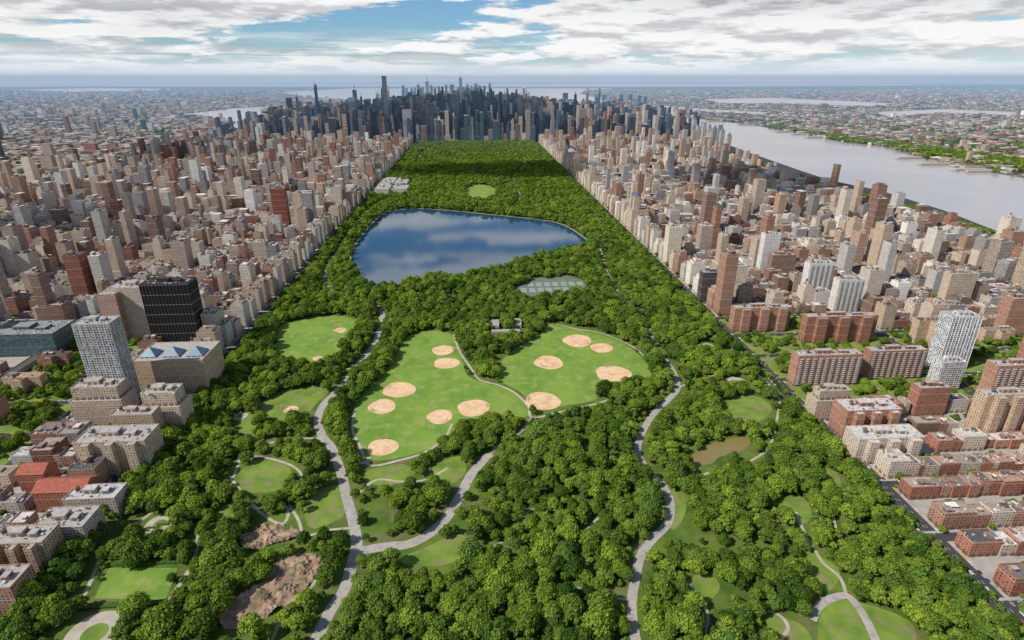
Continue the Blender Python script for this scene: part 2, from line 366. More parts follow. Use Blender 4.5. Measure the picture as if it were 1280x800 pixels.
def disc(name,c,rx,z,m,par=None,n=40,jit=0.0,ry=1.0,ph=0):
    P=[(c[0]+rx*(1+jit*math.sin(3*a*2*math.pi/n+ph))*math.cos(a*2*math.pi/n),c[1]+ry*rx*(1+jit*math.sin(2*a*2*math.pi/n+ph))*math.sin(a*2*math.pi/n)) for a in range(n)]
    return sheet(name,P,z,m,par),P
for u,v,r in ((920,478,17),(885,432,9),(200,655,14),(118,792,22),(300,520,10),(455,575,8)):
    g=G(u,v); _,P=disc("paved_plaza",g,r,0.15,M['path']); clear.append(P)
    disc("plaza_garden_bed",g,r*0.45,0.19,M['lawn2'])
inf=[(554,438,14),(558,454,16),(499,487,20),(478,508,17),(550,521,16),(592,510,20),(478,559,19),(678,501,22),(686,453,18),(722,426,18),(752,435,14),(766,467,22),(364,512,9),(425,413,8),(397,448,6)]
for i,(u,v,r) in enumerate(inf):
    g=G(u,v); rad=r*450/(v-97); root=bpy.data.objects.new("baseball_infield",None); S.collection.objects.link(root)
    ph=i*1.3
    o,P=disc("clay",g,rad,0.22,M['clay'],root,48,0.07,1.0,ph); clear.append(P)
    home=(g[0]+rad*0.6*math.cos(ph),g[1]+rad*0.6*math.sin(ph))
    A=Acc()
    for da in (-0.75,0.75):
        a=math.atan2(g[1]-home[1],g[0]-home[0])+da; e=(home[0]+rad*1.0*math.cos(a),home[1]+rad*1.0*math.sin(a)); n_=(-math.sin(a)*.2,math.cos(a)*.2)
        A.face([(home[0]+n_[0],home[1]+n_[1],.25),(home[0]-n_[0],home[1]-n_[1],.25),(e[0]-n_[0],e[1]-n_[1],.25),(e[0]+n_[0],e[1]+n_[1],.25)],7)
    a0=math.atan2(home[1]-g[1],home[0]-g[0])
    for s_ in range(-3,4):
        a=a0+s_*0.28; x=home[0]+6*math.cos(a); y=home[1]+6*math.sin(a); A.box(x-.12,x+.12,y-.12,y+.12,.2,5,(.3,.3,.3,0),(.3,)*4,mi=6,rmi=6)
        if s_<3:
            b=a+0.28; x2=home[0]+6*math.cos(b); y2=home[1]+6*math.sin(b)
            for zz in (1.2,2.4,3.6,4.8): A.face([(x,y,zz),(x2,y2,zz),(x2,y2,zz+.12),(x,y,zz+.12)],6)
    A.build("backstop_and_lines",parent=root)
tc=px([(640,362),(664,349),(708,345),(733,352),(733,362),(700,369),(655,373)]); clear.append(tc)
troot=bpy.data.objects.new("tennis_courts",None); S.collection.objects.link(troot); sheet("court_surround",tc,0.16,M['surround'],troot)
cx0=min(p[0] for p in tc); cx1=max(p[0] for p in tc); cy0=min(p[1] for p in tc); cy1=max(p[1] for p in tc)
A=Acc(); x=cx0
while x<cx1:
    y=cy0
    while y<cy1:
        if all(inp(x+a,y+b,tc) for a in (0,13) for b in (0,26)):
            A.face([(x+.4,y+.4,.19),(x+12.6,y+.4,.19),(x+12.6,y+25.6,.19),(x+.4,y+25.6,.19)],9)
            for (a,b,c,d) in ((1,1.1,1,25),(11.9,12,1,25),(1.1,11.9,1,1.1),(1.1,11.9,24.9,25),(1.1,11.9,12.9,13.0)):
                A.face([(x+a,y+c,.2),(x+b,y+c,.2),(x+b,y+d,.2),(x+a,y+d,.2)],7)
        y+=36
    x+=18
for i in range(len(tc)):
    a,b=tc[i],tc[(i+1)%len(tc)]
    for zz in (1,2,3): A.face([(*a,zz),(*b,zz),(*b,zz+.12),(*a,zz+.12)],6)
A.build("courts_lines_and_fence",parent=troot)
# ---------------------------------------------------------------- buildings: heroes
heroes=[]
def hero(name,uL,uR,vb,vt,depth,col,st=0.5,**k):
    p0=G(uL,vb); p1=G(uR,vb); um=(uL+uR)/2; x0,x1=p0[0],p1[0]; y0=(p0[1]+p1[1])/2; y1=y0+depth
    h=max(6,HT(((x0+x1)/2,y0),um,vt)); heroes.append((x0,x1,y0,y1))
    A=Acc(); t=(*col,st); rt=(*k.get('roof',(0.46,0.43,0.40)),0)
    if k.get('setb'):
        A.box(x0,x1,y0,y1,0,h*0.7,t,rt,inset=.5); A.box(x0+4,x1-4,y0+4,y1-4,h*.7-1,h,t,rt,inset=.5)
    else: A.box(x0,x1,y0,y1,0,h,t,rt,inset=0.6)
    w=x1-x0
    if k.get('wing'):
        for f_ in (0.12,0.44,0.76):
            A.box(x0+w*f_,x0+w*(f_+.14),y0-7,y0-.003,0,h-.5,t,rt,inset=.5)
    if k.get('balc'):
        z=4.0
        while z<h-3:
            n=max(1,int(w/9))
            for i in range(n):
                a=x0+(i+.25)*w/n; A.box(a,a+w/n*.5,y0-1.4,y0-.003,z,z+.9,(.6,.6,.58,0),(.5,.5,.5,0))
            z+=3.3
    if k.get('bands'):
        z=3.3
        while z<h-2:
            A.box(x0-.35,x1+.35,y0-.35,y1+.35,z,z+.8,(*k['bands'],0),(*k['bands'],0)); z+=3.3
    if k.get('fins'):
        n=int(w/5)
        for i in range(n+1):
            a=x0+i*(w-.7)/n; A.box(a,a+.7,y0-.6,y0-.003,0,h,(*k['fins'],0),(*k['fins'],0))
    if k.get('pyr'):
        n=k['pyr']; s=w/n
        for i in range(n):
            q=min(s,depth)*.36; cx=x0+s*(i+.5); cy=y0+depth*.35
            A.prism([(cx-q,cy-q),(cx+q,cy-q),(cx+q,cy+q),(cx-q,cy+q)],h-1,h+1,(.4,.35,.3,0),rt); A.cone([(cx-q,cy-q),(cx+q,cy-q),(cx+q,cy+q),(cx-q,cy+q)],h+1.02,h+1+q*.9,3)
    elif k.get('gable'):
        mi=k['gable']; e=0.6
        ym=(y0+y1)/2; hh=min(7,depth*.35)
        A.face([(x0-e,y0-e,h-.2),(x1+e,y0-e,h-.2),(x1+e,ym,h+hh),(x0-e,ym,h+hh)],mi); A.face([(x1+e,y1+e,h-.2),(x0-e,y1+e,h-.2),(x0-e,ym,h+hh),(x1+e,ym,h+hh)],mi)
        A.face([(x0,y0,h),(x0,y1,h),(x0,ym,h+hh-.3)],0,(*col,0)); A.face([(x1,y1,h),(x1,y0,h),(x1,ym,h+hh-.3)],0,(*col,0))
    else:
        A.box(x0+w*.3,x0+w*.55,y0+depth*.35,y0+depth*.7,h-1,h+4.5,(*col,0),rt); 
        if w>25: A.box(x0+w*.65,x0+w*.8,y0+depth*.3,y0+depth*.6,h-1,h+3,(*col,0),rt)
        if k.get('tank',True): A.tank(x0+w*.18,y0+depth*.5,h-1)
        for _ in range(int(w*depth/60)):
            bx=random.uniform(x0+1,x1-3);by=random.uniform(y0+1,y1-3); q=random.uniform(.8,2.6); g_=random.choice([.15,.5,.7])
            A.box(bx,bx+q,by,by+q,h-1.002,h+random.uniform(-.3,.8),(g_,g_,g_,0),(g_,g_,g_,0))
    return A.build(name)
BR=(0.38,0.15,0.09); TAN=(0.55,0.42,0.29); CREAM=(0.66,0.57,0.45); BRN=(0.34,0.20,0.14); WH=(0.72,0.70,0.66)
hero("residential_tower",126,168,520,398,26,(0.50,0.50,0.50),0.62,bands=(0.62,0.62,0.61),tank=False)
hero("black_office_tower",196,252,440,352,34,(0.03,0.026,0.025),0.5,roof=(0.06,0.055,0.05),tank=False,fins=(.04,.033,.03))
hero("hospital_tower",152,204,425,357,40,(0.58,0.47,0.38),0.36)
hero("hospital_wing",138,160,430,365,50,(0.48,0.32,0.24),0.4)
hero("hospital_pavilion",178,262,496,448,62,(0.55,0.41,0.28),0.4,pyr=3)
hero("apartment_building",98,160,535,482,34,(0.52,0.41,0.31),0.42,setb=True)
hero("apartment_building",184,232,545,490,32,(0.58,0.47,0.35),0.42,setb=True)
hero("apartment_building",150,200,560,515,20,(0.50,0.37,0.26),0.42)
hero("academy_building",105,190,592,548,34,(0.52,0.42,0.31),0.4,wing=1)
hero("brick_museum",50,112,640,612,26,BR,0.4,gable=4)
hero("brick_museum_wing",30,62,618,590,22,BR,0.4,gable=4)
hero("museum_building",88,150,650,620,24,(0.46,0.40,0.33),0.4,roof=(.55,.54,.52))
hero("school_building",0,66,718,672,24,(0.46,0.33,0.22),0.45,wing=1)
hero("school_building",50,112,690,655,30,(0.44,0.38,0.33),0.45)
hero("apartment_building",-30,26,770,728,26,(0.40,0.24,0.18),0.42)
hero("glass_office_block",-10,72,446,416,60,(0.10,0.17,0.19),0.85,tank=False,roof=(0.3,0.3,0.3))
hero("brick_tower",345,362,285,235,22,(0.24,0.08,0.05),0.4)
hero("brick_apartment_slab",914,986,414,384,18,(0.42,0.23,0.16),0.42,wing=1)
hero("brick_apartment_slab",1002,1092,428,394,18,(0.36,0.17,0.11),0.42,wing=1)
hero("brick_apartment_slab",990,1072,482,442,20,(0.47,0.25,0.17),0.42,balc=True)
hero("brick_apartment_slab",1080,1152,474,436,18,(0.38,0.19,0.13),0.42,balc=True)
hero("glass_apartment_tower",1170,1208,462,392,26,(0.66,0.68,0.69),0.7,fins=(0.78,0.78,0.77),tank=False)
hero("white_apartment_building",1168,1198,488,450,20,(0.70,0.70,0.68),0.6,bands=(0.76,0.76,0.75),tank=False)
hero("white_apartment_tower",1003,1035,376,328,20,WH,0.4,balc=True)
hero("white_apartment_tower",1040,1072,392,348,20,(0.68,0.64,0.58),0.4,balc=True)
hero("white_apartment_tower",948,968,345,292,20,WH,0.4)
hero("dark_apartment_tower",874,906,378,340,18,(0.10,0.09,0.085),0.5)
hero("brown_apartment_tower",960,990,352,318,18,(0.28,0.18,0.13),0.4)
hero("white_apartment_tower",905,930,368,332,24,CREAM,0.42)
hero("apartment_building",1015,1062,526,488,24,(0.56,0.44,0.33),0.42,setb=True)
hero("apartment_building",1050,1120,548,510,30,(0.42,0.22,0.15),0.42,roof=(.6,.58,.55),wing=1)
hero("apartment_building",1066,1150,575,545,28,(0.60,0.50,0.41),0.42,roof=(.62,.6,.56),wing=1)
hero("brick_apartment_slab",1230,1300,505,452,20,(0.46,0.25,0.17),0.42,balc=True)
hero("tan_apartment_slab",1215,1290,545,488,18,(0.54,0.38,0.26),0.42,wing=1)
hero("brick_apartment_slab",1140,1180,520,482,18,(0.38,0.18,0.12),0.42)
hero("tan_apartment_tower",1178,1212,380,340,20,(0.56,0.45,0.34),0.42)
hero("brick_apartment_tower",1250,1280,420,370,20,(0.42,0.23,0.16),0.42)
def poly_clear(x0,x1,y0,y1): clear.append([(x0-3,y0-14),(x1+3,y0-14),(x1+3,y1+4),(x0-3,y1+4)])
for (a,b,c,d) in ((614,650,419,9),(614,624,412,28),(640,652,411,30)):
    p0=G(a,c);p1=G(b,c); A=Acc(); A.box(p0[0],p1[0],p0[1]+(0 if d<20 else .01),p0[1]+d,0,7 if d<20 else 8,(.55,.48,.38,.3),(.42,.41,.38,0),inset=.5); A.build("recreation_center")
    poly_clear(p0[0],p1[0],p0[1],p0[1]+d)
A=Acc(); mx0,mx1=XL+8,XL+130; my0,my1=2270,2560
for (a,b,c,d,h) in ((0,.45,0,1,22),(.45,1,.1,.4,18),(.45,.9,.5,.85,20),(.1,.4,.2,.5,27)):
    A.box(mx0+a*(mx1-mx0)+.01,mx0+b*(mx1-mx0),my0+c*(my1-my0),my0+d*(my1-my0),0,h,(.55,.50,.43,.3),(.42,.41,.39,0),inset=.6)
for q in range(14):
    xx=mx0+random.uniform(5,90); yy=my0+random.uniform(20,240); A.box(xx,xx+random.uniform(6,18),yy,yy+random.uniform(6,20),17,29,(.6,.58,.53,0),rr_())
A.build("art_museum_building"); clear.append([(mx0,my0-20),(mx1,my0-20),(mx1,my1),(mx0,my1)])
# ---------------------------------------------------------------- street grid
west=[(452,690),(715,960),(985,1130),(1160,1290),(1310,1400)]
west_mid=west+[(1440,1600),(1625,1760)]
east=[(-535,-415),(-680,-555),(-835,-720),(-1030,-858),(-1240,-1058),(-1450,-1268),(-1660,-1478),(-1800,-1685)]
mid=[(-380,-110),(-85,185),(210,425)]
PY=80.5; Y0=PEND-52*PY
citytrees=[]
def overlaps(x0,x1,y0,y1,m=2):
    return any(x0<b+m and x1>a-m and y0<d+m and y1>c-m for a,b,c,d in heroes)
pav=Acc()
def lots(A,x0,x1,y0,y1,yb,side,near,nm):
    """fill a block half row with party-wall buildings"""
    x=x0; L=x1-x0
    while x<x1-5:
        end=(x-x0<1) or (x1-x<34)
        if end: w=random.uniform(20,32)
        else: w=random.choice([6.2,6.2,12,15,18,24,30]) if yb<PEND else random.choice([18,24,30,40])
        if x+w>x1-6: w=x1-x
        c=x+w/2; r=random.random()
        t=None
        if yb<PEND:
            if end: h=random.choice([16,18,20,24,30,38,45,52])
            else: h=random.choice([13,14,15,16,17,18,20]) if w<20 else random.choice([18,20,24,34,44])
            front=(x0 in (452,) and x-x0<1) or (x1==-415 and x1-x<34)
            if front and yb>800: h=random.uniform(30,60); t=(*rc([(0.66,0.57,0.45),(0.60,0.50,0.39),(0.50,0.38,0.29),(0.72,0.66,0.57),(0.42,0.24,0.17),(0.55,0.52,0.47)]),random.uniform(.32,.45))
            if r<(0.05 if x0>0 else (0.12 if x0<-700 else .06)) and yb>900 and w>11: h=60+65*random.random()**1.5; w=max(w,20); w=min(w,x1-x)
            if yb<700 and h>30: h=random.uniform(17,30)
            if yb<560 and x0>0: h=min(h,random.uniform(17,24)); t=(*rc([(0.40,0.18,0.12),(0.46,0.25,0.17),(0.6,0.5,0.4),(0.35,0.15,0.10)]),.42)
            if not end and w<20 and random.random()<0.5 and t is None: t=(*rc([(0.32,0.18,0.13),(0.38,0.23,0.17),(0.50,0.40,0.32)]),.42)
        else:
            q=math.exp(-((c+50)/1000)**2)*(math.exp(-((yb-5000)/1000)**2)+0.45*math.exp(-((yb-6300)/700)**2))
            h=random.choice([25,35,50,60])*(0.8+0.4*random.random())
            if random.random()<0.2+0.78*q: h=85+random.random()*(105+130*q)
            if yb>7300: h=random.choice([15,18,22,30,45])
            if random.random()<0.55 and h>60:
                g_=random.uniform(0.4,1.3); t=(0.09*g_,0.13*g_,0.19*g_,0.9)
            elif h>60: t=(*tuple(q_*0.8 for q_ in rc()),random.uniform(.4,.6))
        d=(y1-y0)
        if h<22: d=min(d,random.uniform(15,19))
        elif h<60: d=min(d,random.uniform(22,29))
        if side: a,b=y1-d,y1
        else: a,b=y0,y0+d
        if not overlaps(x,x+w,a,b):
            bld(A,x,x+w-0.05,a,b,h,t,near)
        x+=w
def zone(cx,cy):
    if -690<cx<-540 and 380<cy<1010: return 'proj'
    if cx<-840 and cy<950: return 'proj' if random.random()<.75 else 'std'
    if 700<cx<970 and 480<cy<900: return 'proj'
    if 452<cx<700 and 640<cy<1010: return 'pwv'
    return 'std'
for y in (1650,2300,2650,3000,3600):
    A=Acc(); x0=452; c=(*rc([(.60,.48,.36),(.55,.45,.33)]),.42)
    heroes.append((x0,x0+50,y,y+60))
    A.box(x0+1,x0+50,y+1,y+61,0,62,c,(.3,.27,.24,0),inset=.5)
    for dy in (6,40): A.box(x0+6,x0+22,y+dy,y+dy+16,61,98,c,(.3,.27,.24,0),vb=61); A.cone([(x0+8,y+dy+2),(x0+20,y+dy+2),(x0+20,y+dy+14),(x0+8,y+dy+14)],98.02,112,3)
    A.build("twin_tower_apartment_house")
j=0; midtown=Acc(); ued=Acc(); uwd=Acc()
while True:
    y0=Y0+j*PY+9; y1=y0+PY-18; j+=1
    if y0>9300: break
    cy=(y0+y1)/2
    cols=east+ (west_mid if cy>PEND-300 else west) + (mid if y0>PEND else [])
    for (x0,x1) in cols:
        cx=(x0+x1)/2
        if cy<150 : continue
        if x0>0 and x0>1.05*cy+520: continue
        if x1<0 and -x1>0.95*cy+420: continue
        if not(inp(x0,cy,MAN) and inp(x1,cy,MAN)): 
            continue
        z=zone(cx,cy); near=cy<1700; gz=z in('proj','pwv')
        pav.box(x0-3.5,x1+3.5,y0-3.5,y1+3.5,0,0.15,(.3,.3,.3,0),(.3,.3,.3,0),mi=5,rmi=8 if gz else 5)
        if cy<PEND:
            if gz:
                for _ in range(95):
                    tx=random.uniform(x0+1,x1-1); ty=random.uniform(y0-2,y1+2)
                    if not overlaps(tx,tx,ty,ty,7) and not overlaps(tx,tx,ty+10,ty+10,3): citytrees.append((tx,ty,random.uniform(.55,1.05)))
                if z=='proj':
                    A=Acc(); n=0
                    for q in range(2 if x1-x0>150 else 1):
                        w=random.uniform(45,70); xx=x0+ (x1-x0)*(0.05+0.5*q)
                        yy=y0+random.uniform(12,30); w=min(w,x1-xx-5)
                        if not overlaps(xx,xx+w,yy,yy+16):
                            h=random.choice([42,45,24,56]); t=(*rc([(0.46,0.25,0.17),(0.38,0.19,0.13),(0.52,0.37,0.26)]),.42)
                            bld(A,xx,xx+w,yy,yy+15,h,t); n+=1
                            bld(A,xx+w*.35,xx+w*.65,yy-11,yy-.01,h,t)
                    if n: A.build("brick_housing_block")
                continue
            for sy in (y0-2,y1+2):
                tx=x0
                while tx<x1:
                    if random.random()<(0.65 if cy<2600 else 0.3): citytrees.append((tx,sy,random.uniform(.38,.72)))
                    tx+=random.uniform(8,15)
            if random.random()<.85:
                for _ in range(int((x1-x0)/13)): citytrees.append((random.uniform(x0+25,x1-25),cy+random.uniform(-4,4),random.uniform(.35,.65)))
        hb=(y1-y0)/2
        if near:
            for s_,(a,b) in enumerate(((y0,y0+hb-1),(y1-hb+1,y1))):
                A=Acc(); lots(A,x0,x1,a,b,cy,s_==1,True,'')
                if A.f: A.build("brownstone_row" if cx>0 and cy<560 else "apartment_row")
        else:
            T=midtown if cy>PEND else (ued if cx<0 else uwd)
            if cy>PEND and random.random()<.85:
                lots(T,x0,x1,y0,y1,cy,False,False,'')
            else:
                lots(T,x0,x1,y0,y0+hb-1,cy,False,False,''); lots(T,x0,x1,y1-hb+1,y1,cy,True,False,'')
pav.build("sidewalk")
ued.build("upper_east_side_buildings"); uwd.build("upper_west_side_buildings"); midtown.build("midtown_buildings")
def sky(name,x,y,w,d,h,col,st=.5,tiers=1,spire=0,crown=None):
    A=Acc(); t=(*col,st); rt=(.2,.2,.2,0); z=0
    for i in range(tiers):
        f=1-0.22*i; z1=h*(i+1)/tiers if tiers>1 else h
        if tiers>1: z1=h*[.45,.75,1,1][min(i,3)] if tiers==3 else h*(.6 if i==0 else 1)
        A.box(x-w/2*f,x+w/2*f,y-d/2*f,y+d/2*f,z,z1,t,rt,vb=z); z=z1
    f=1-0.22*(tiers-1)
    q=w/2*f*.8
    if crown=='slant':
        P=[(x-w/2*f,y-d/2*f),(x+w/2*f,y-d/2*f),(x+w/2*f,y+d/2*f),(x-w/2*f,y+d/2*f)]
        t0=(*col,0)
        A.face([(P[0][0],P[0][1],h+.1),(P[1][0],P[1][1],h+.1),(P[2][0],P[2][1],h+30),(P[3][0],P[3][1],h+30)],0,t0)
        A.face([(P[0][0],P[0][1],h),(P[3][0],P[3][1],h+30),(P[3][0],P[3][1],h)],0,t0); A.face([(P[1][0],P[1][1],h),(P[2][0],P[2][1],h),(P[2][0],P[2][1],h+30)],0,t0); A.face([(P[3][0],P[3][1],h),(P[2][0],P[2][1],h),(P[2][0],P[2][1],h+30),(P[3][0],P[3][1],h+30)],0,t0)
    if crown=='pyr': A.cone([(x-q,y-q),(x+q,y-q),(x+q,y+q),(x-q,y+q)],h+.02,h+q*2.2,3)
    if spire:
        r=2.5; A.prism([(x-r,y-r),(x+r,y-r),(x+r,y+r),(x-r,y+r)],h,h+spire*.6,(.4,.4,.4,0),rt); A.cone([(x-1.6,y-1.6),(x+1.6,y-1.6),(x+1.6,y+1.6),(x-1.6,y+1.6)],h+spire*.6+.02,h+spire,6)
    A.build(name)
GL=(0.08,0.13,0.20); DK=(0.045,0.045,0.05)
sky("slender_concrete_skyscraper",-602,4370,29,29,426,(.30,.31,.33),.62)
sky("art_deco_skyscraper",-440,6200,57,80,381,(.36,.34,.31),.45,3,spire=62)
sky("stepped_skyscraper",-830,5560,34,34,282,(.4,.4,.4),.5,2,spire=37)
sky("slab_skyscraper",-250,5010,100,32,259,(.34,.31,.28),.45,3)
sky("curved_glass_skyscraper",-135,4345,30,40,306,(.10,.17,.27),.92)
sky("glass_twin_tower",395,4270,26,60,229,GL,.9); sky("glass_twin_tower",470,4270,26,60,229,GL,.9)
sky("white_marble_tower",-450,4260,60,40,215,(.5,.5,.48),.5); sky("dark_office_tower",-340,4340,60,35,210,DK,.85)
sky("slant_roof_tower",-900,4700,48,48,250,(.45,.46,.47),.7,crown='slant')
sky("dark_residential_tower",-1500,5200,44,24,262,(.06,.05,.045),.9)
sky("spired_glass_tower",-60,5650,55,55,288,GL,.92,2,spire=78)
sky("riverside_glass_tower",950,6350,50,50,270,GL,.9); sky("glass_tower",60,4420,40,36,245,(.07,.10,.14),.9)
sky("pyramid_crown_tower",180,4820,45,45,215,(.34,.27,.21),.45,1,crown='pyr')
sky("broad_office_tower",-700,5450,95,40,246,(.32,.31,.29),.5)
sky("dark_glass_tower",250,4300,46,34,180,DK,.9); sky("hotel_tower",-560,4300,30,30,175,(.5,.45,.38),.45,3,crown='pyr')
sky("world_trade_skyscraper",-190,10400,62,62,417,(.13,.20,.30),.95,2,spire=124)
random.seed(101)
for i in range(40):
    x=XL+(i+.5)*830/40+random.uniform(-4,4)
    hh=random.choice([60,75,90,110,130,150,170,190]); w=random.uniform(16,24)
    c=random.choice([(.5,.41,.31),(.56,.48,.38),(.36,.25,.18),GL,DK,(.4,.37,.34),DK,(.6,.56,.5)])
    if abs(x-395)<25 or abs(x+340)<40: continue
    sky("park_south_tower",x,4225+random.uniform(0,25)+45*(i%2),w,30,hh,c,.9 if c in (GL,DK) else .42,random.choice([1,1,2,3]),crown=random.choice([None,None,'pyr']) if hh>100 else None)
for i in range(75):
    x=random.uniform(-1100,250); y=random.uniform(9500,11000)
    sky("downtown_tower",x,y,random.uniform(30,55),random.uniform(30,55),random.uniform(140,310),random.choice([GL,(.3,.29,.28),(.15,.2,.26)]),.7,random.choice([1,2]))
for i in range(250):
    x=random.gauss(-150,640); y=random.uniform(4340,6300); w=random.uniform(24,44)
    f_=math.exp(-((x+150)/850)**2)
    sky("midtown_tower",x,y,w,random.uniform(26,40),random.uniform(125,205+150*f_*random.random()),random.choice([GL,GL,DK,(.16,.12,.10),(.38,.29,.22),(.42,.38,.34),(.10,.15,.22),(.5,.46,.4)]),random.choice([.5,.9,.75]),random.choice([1,1,2,3]),spire=random.choice([0,0,0,30]))
for i in range(34):
    x=random.gauss(-150,480); y=random.uniform(4380,5900)
    sky("supertall_tower",x,y,random.uniform(24,34),random.uniform(26,38),random.uniform(260,345),random.choice([GL,DK,(.3,.27,.25),(.14,.2,.28),(.45,.4,.35)]),.85,random.choice([1,2,3]),spire=random.choice([0,30,55]),crown=random.choice([None,'slant',None]))
for i in range(14):
    sky("riverside_apartment_tower",random.uniform(1430,1640),3450+i*60,24,24,random.uniform(90,150),random.choice([(.5,.45,.38),(.3,.3,.32),(.55,.5,.45)]),.5,crown=random.choice([None,'pyr']))
# ---------------------------------------------------------------- boroughs beyond the rivers
def spread(name,n,reg,hf,cf=PAL):
    A=Acc(); c=0
    while c<n:
        x,y=reg(); c+=1
        if any(inp(x,y,w) for w in WAT) or inp(x,y,MAN): continue
        s=random.uniform(.8,1.4)*(1+y/9000); w=random.uniform(12,40)*s; d=random.uniform(12,30)*s; h=hf(x,y)
        t=(*rc(cf,.2),.45)
        A.box(x-w/2,x+w/2,y-d/2,y+d/2,-2,h,t,rr_())
    A.build(name)
def rl():
    y=1500+22000*random.random()**1.6; return (-random.uniform(2000,2200+y*1.1),y)
def rrt():
    y=1800+22000*random.random()**1.6; return (random.uniform(1800,2600+y*1.15),y)
LOWP=PAL+[(.6,.58,.55),(.5,.47,.44),(.45,.22,.16)]
spread("queens_and_brooklyn_buildings",18000,rl,lambda x,y:random.choice([7,9,12,15,20]) if random.random()<.97 else random.uniform(30,80),LOWP)
spread("new_jersey_buildings",14000,rrt,lambda x,y:random.choice([7,9,12,15]) if random.random()<.985 else random.uniform(25,60),LOWP)
for i in range(16):
    sky("jersey_city_tower",random.uniform(1900,2900),random.uniform(9000,10500),45,45,random.uniform(80,200),random.choice([GL,(.4,.4,.4)]),.8)
for i in range(16):
    sky("waterfront_tower",random.uniform(-3600,-2500),random.uniform(3000,6800),30,30,random.uniform(60,140),random.choice([GL,(.4,.36,.3),BRN]),.7)
# piers along the far Hudson bank
A=Acc()
for u,v in ((1225,213),(1240,215),(1180,206),(1150,198),(990,165),(1010,168),(1030,172),(940,156),(900,152)):
    g=G(u,v); A.box(g[0]-150,g[0]+20,g[1]-14,g[1]+14,-2,1,(.35,.33,.3,0),(.4,.38,.35,0),mi=5); A.box(g[0]-130,g[0]+5,g[1]-9,g[1]+9,1.01,10,(.5,.46,.42,0),(.55,.52,.5,0))
A.build("river_piers")
A=Acc(); A.box(-707,-693,150,1060,0,7,(.36,.31,.26,0),(.13,.115,.1,0),mi=5); A.box(-707.4,-706.9,150,1060,7,8.2,(.36,.31,.26,0),(.3,.3,.3,0),mi=5); A.box(-693.1,-692.6,150,1060,7,8.2,(.36,.31,.26,0),(.3,.3,.3,0),mi=5)
for x in (-705,-702.5,-699.5,-697,-695.2): A.box(x-.1,x+.1,150,1060,7.01,7.25,(.3,.2,.15,0),(.3,.25,.2,0),mi=6,rmi=6)
A.build("railway_viaduct")
A=Acc()
for xc in (-403,440,702,-545,-846,972):
    for off in (-3.2,0,3.2):
        y=150
        while y<1700:
            A.face([(xc+off-.12,y,.03),(xc+off+.12,y,.03),(xc+off+.12,y+4,.03),(xc+off-.12,y+4,.03)],7); y+=10
    for jj in range(0,20):
        y=Y0+jj*PY
        for q in range(9): A.face([(xc-8+q*2,y+6,.03),(xc-7.2+q*2,y+6,.03),(xc-7.2+q*2,y+9,.03),(xc-8+q*2,y+9,.03)],7)
A.build("lane_markings")
# ---------------------------------------------------------------- cars
def carmesh(name,mp):
    A=Acc(); prof=[(-2.3,.35),(-2.3,.85),(-1.9,.98),(-1.3,1.0),(-.85,1.45),(.75,1.45),(1.35,1.0),(2.1,.88),(2.3,.7),(2.3,.35)]
    def ext(pr,w,mi):
        n=len(pr)
        for i in range(n):
            a,b=pr[i],pr[(i+1)%n]; A.face([(-w,a[0],a[1]),(w,a[0],a[1]),(w,b[0],b[1]),(-w,b[0],b[1])],mi)
        A.face([(w,p[0],p[1]) for p in pr],mi); A.face([(-w,p[0],p[1]) for p in pr[::-1]],mi)
    ext([prof[0],prof[1],prof[2],prof[3],prof[6],prof[7],prof[8],prof[9]],.9,0)
    ext([(-1.25,1.01),(-.85,1.4),(.75,1.4),(1.3,1.01)],.8,1); ext([(-.8,1.405),(-.75,1.47),(.65,1.47),(.7,1.405)],.78,0)
    for y in (-1.45,1.45):
        for x in (-.78,.78):
            P=[(y+.33*math.cos(a*math.pi/5),.33+.33*math.sin(a*math.pi/5)) for a in range(10)]
            A.face([(x+.15,p[0],p[1]) for p in P],2); A.face([(x-.15,p[0],p[1]) for p in P[::-1]],2)
            for i in range(10): a,b=P[i],P[(i+1)%10]; A.face([(x-.15,a[0],a[1]),(x+.15,a[0],a[1]),(x+.15,b[0],b[1]),(x-.15,b[0],b[1])],2)
    me=bpy.data.meshes.new(name); me.from_pydata(A.v,[],A.f); 
    for q in (mp,CG,CT): me.materials.append(q)
    me.polygons.foreach_set('material_index',A.mi); return me
def flat(name,c,r,s=.5):
    m,nt=mat(name);k=N(nt);k.out(k.bsdf(k.mix(k.noise(k.pos(),1.0,2),c,tuple(x*.9 for x in c)),r,s).outputs[0]);return m
CG=flat("car_glass",(.02,.025,.03),.1); CT=flat("tyre_rubber",(.02,.02,.02),.8)
cms=[carmesh("car_body",flat("car_paint",c,.3)) for c in ((.7,.7,.7),(.05,.05,.055),(.35,.36,.38),(.3,.04,.03),(.75,.5,.05),(.05,.09,.2),(.75,.75,.73))]
def car(n,x,y,r):
    o=bpy.data.objects.new(n,random.choice(cms)); o.location=(x,y,0.01); o.rotation_euler=(0,0,r); S.collection.objects.link(o)
for xc in (-403,440,702,-545,972):
    y=200
    while y<1500:
        for off,pk in ((-9.5,1),(9.5,1),(-4.8,0),(0.9,0),(5,0)):
            if random.random()<(.7 if pk else .15): car("parked_car" if pk else "car",xc+off*(.95 if pk else 1),y+random.uniform(0,3),math.pi*(xc<0))
        y+=9
for jj in range(0,14):
    ys=Y0+jj*PY
    for (a,b) in east[:2]+west[:2]:
        x=a+6
        if abs(a)>1.1*ys+450: continue
        while x<b-6:
            for off in (-3.6,3.6):
                if random.random()<.6: car("parked_car",x,ys+off,math.pi/2)
            x+=6.5
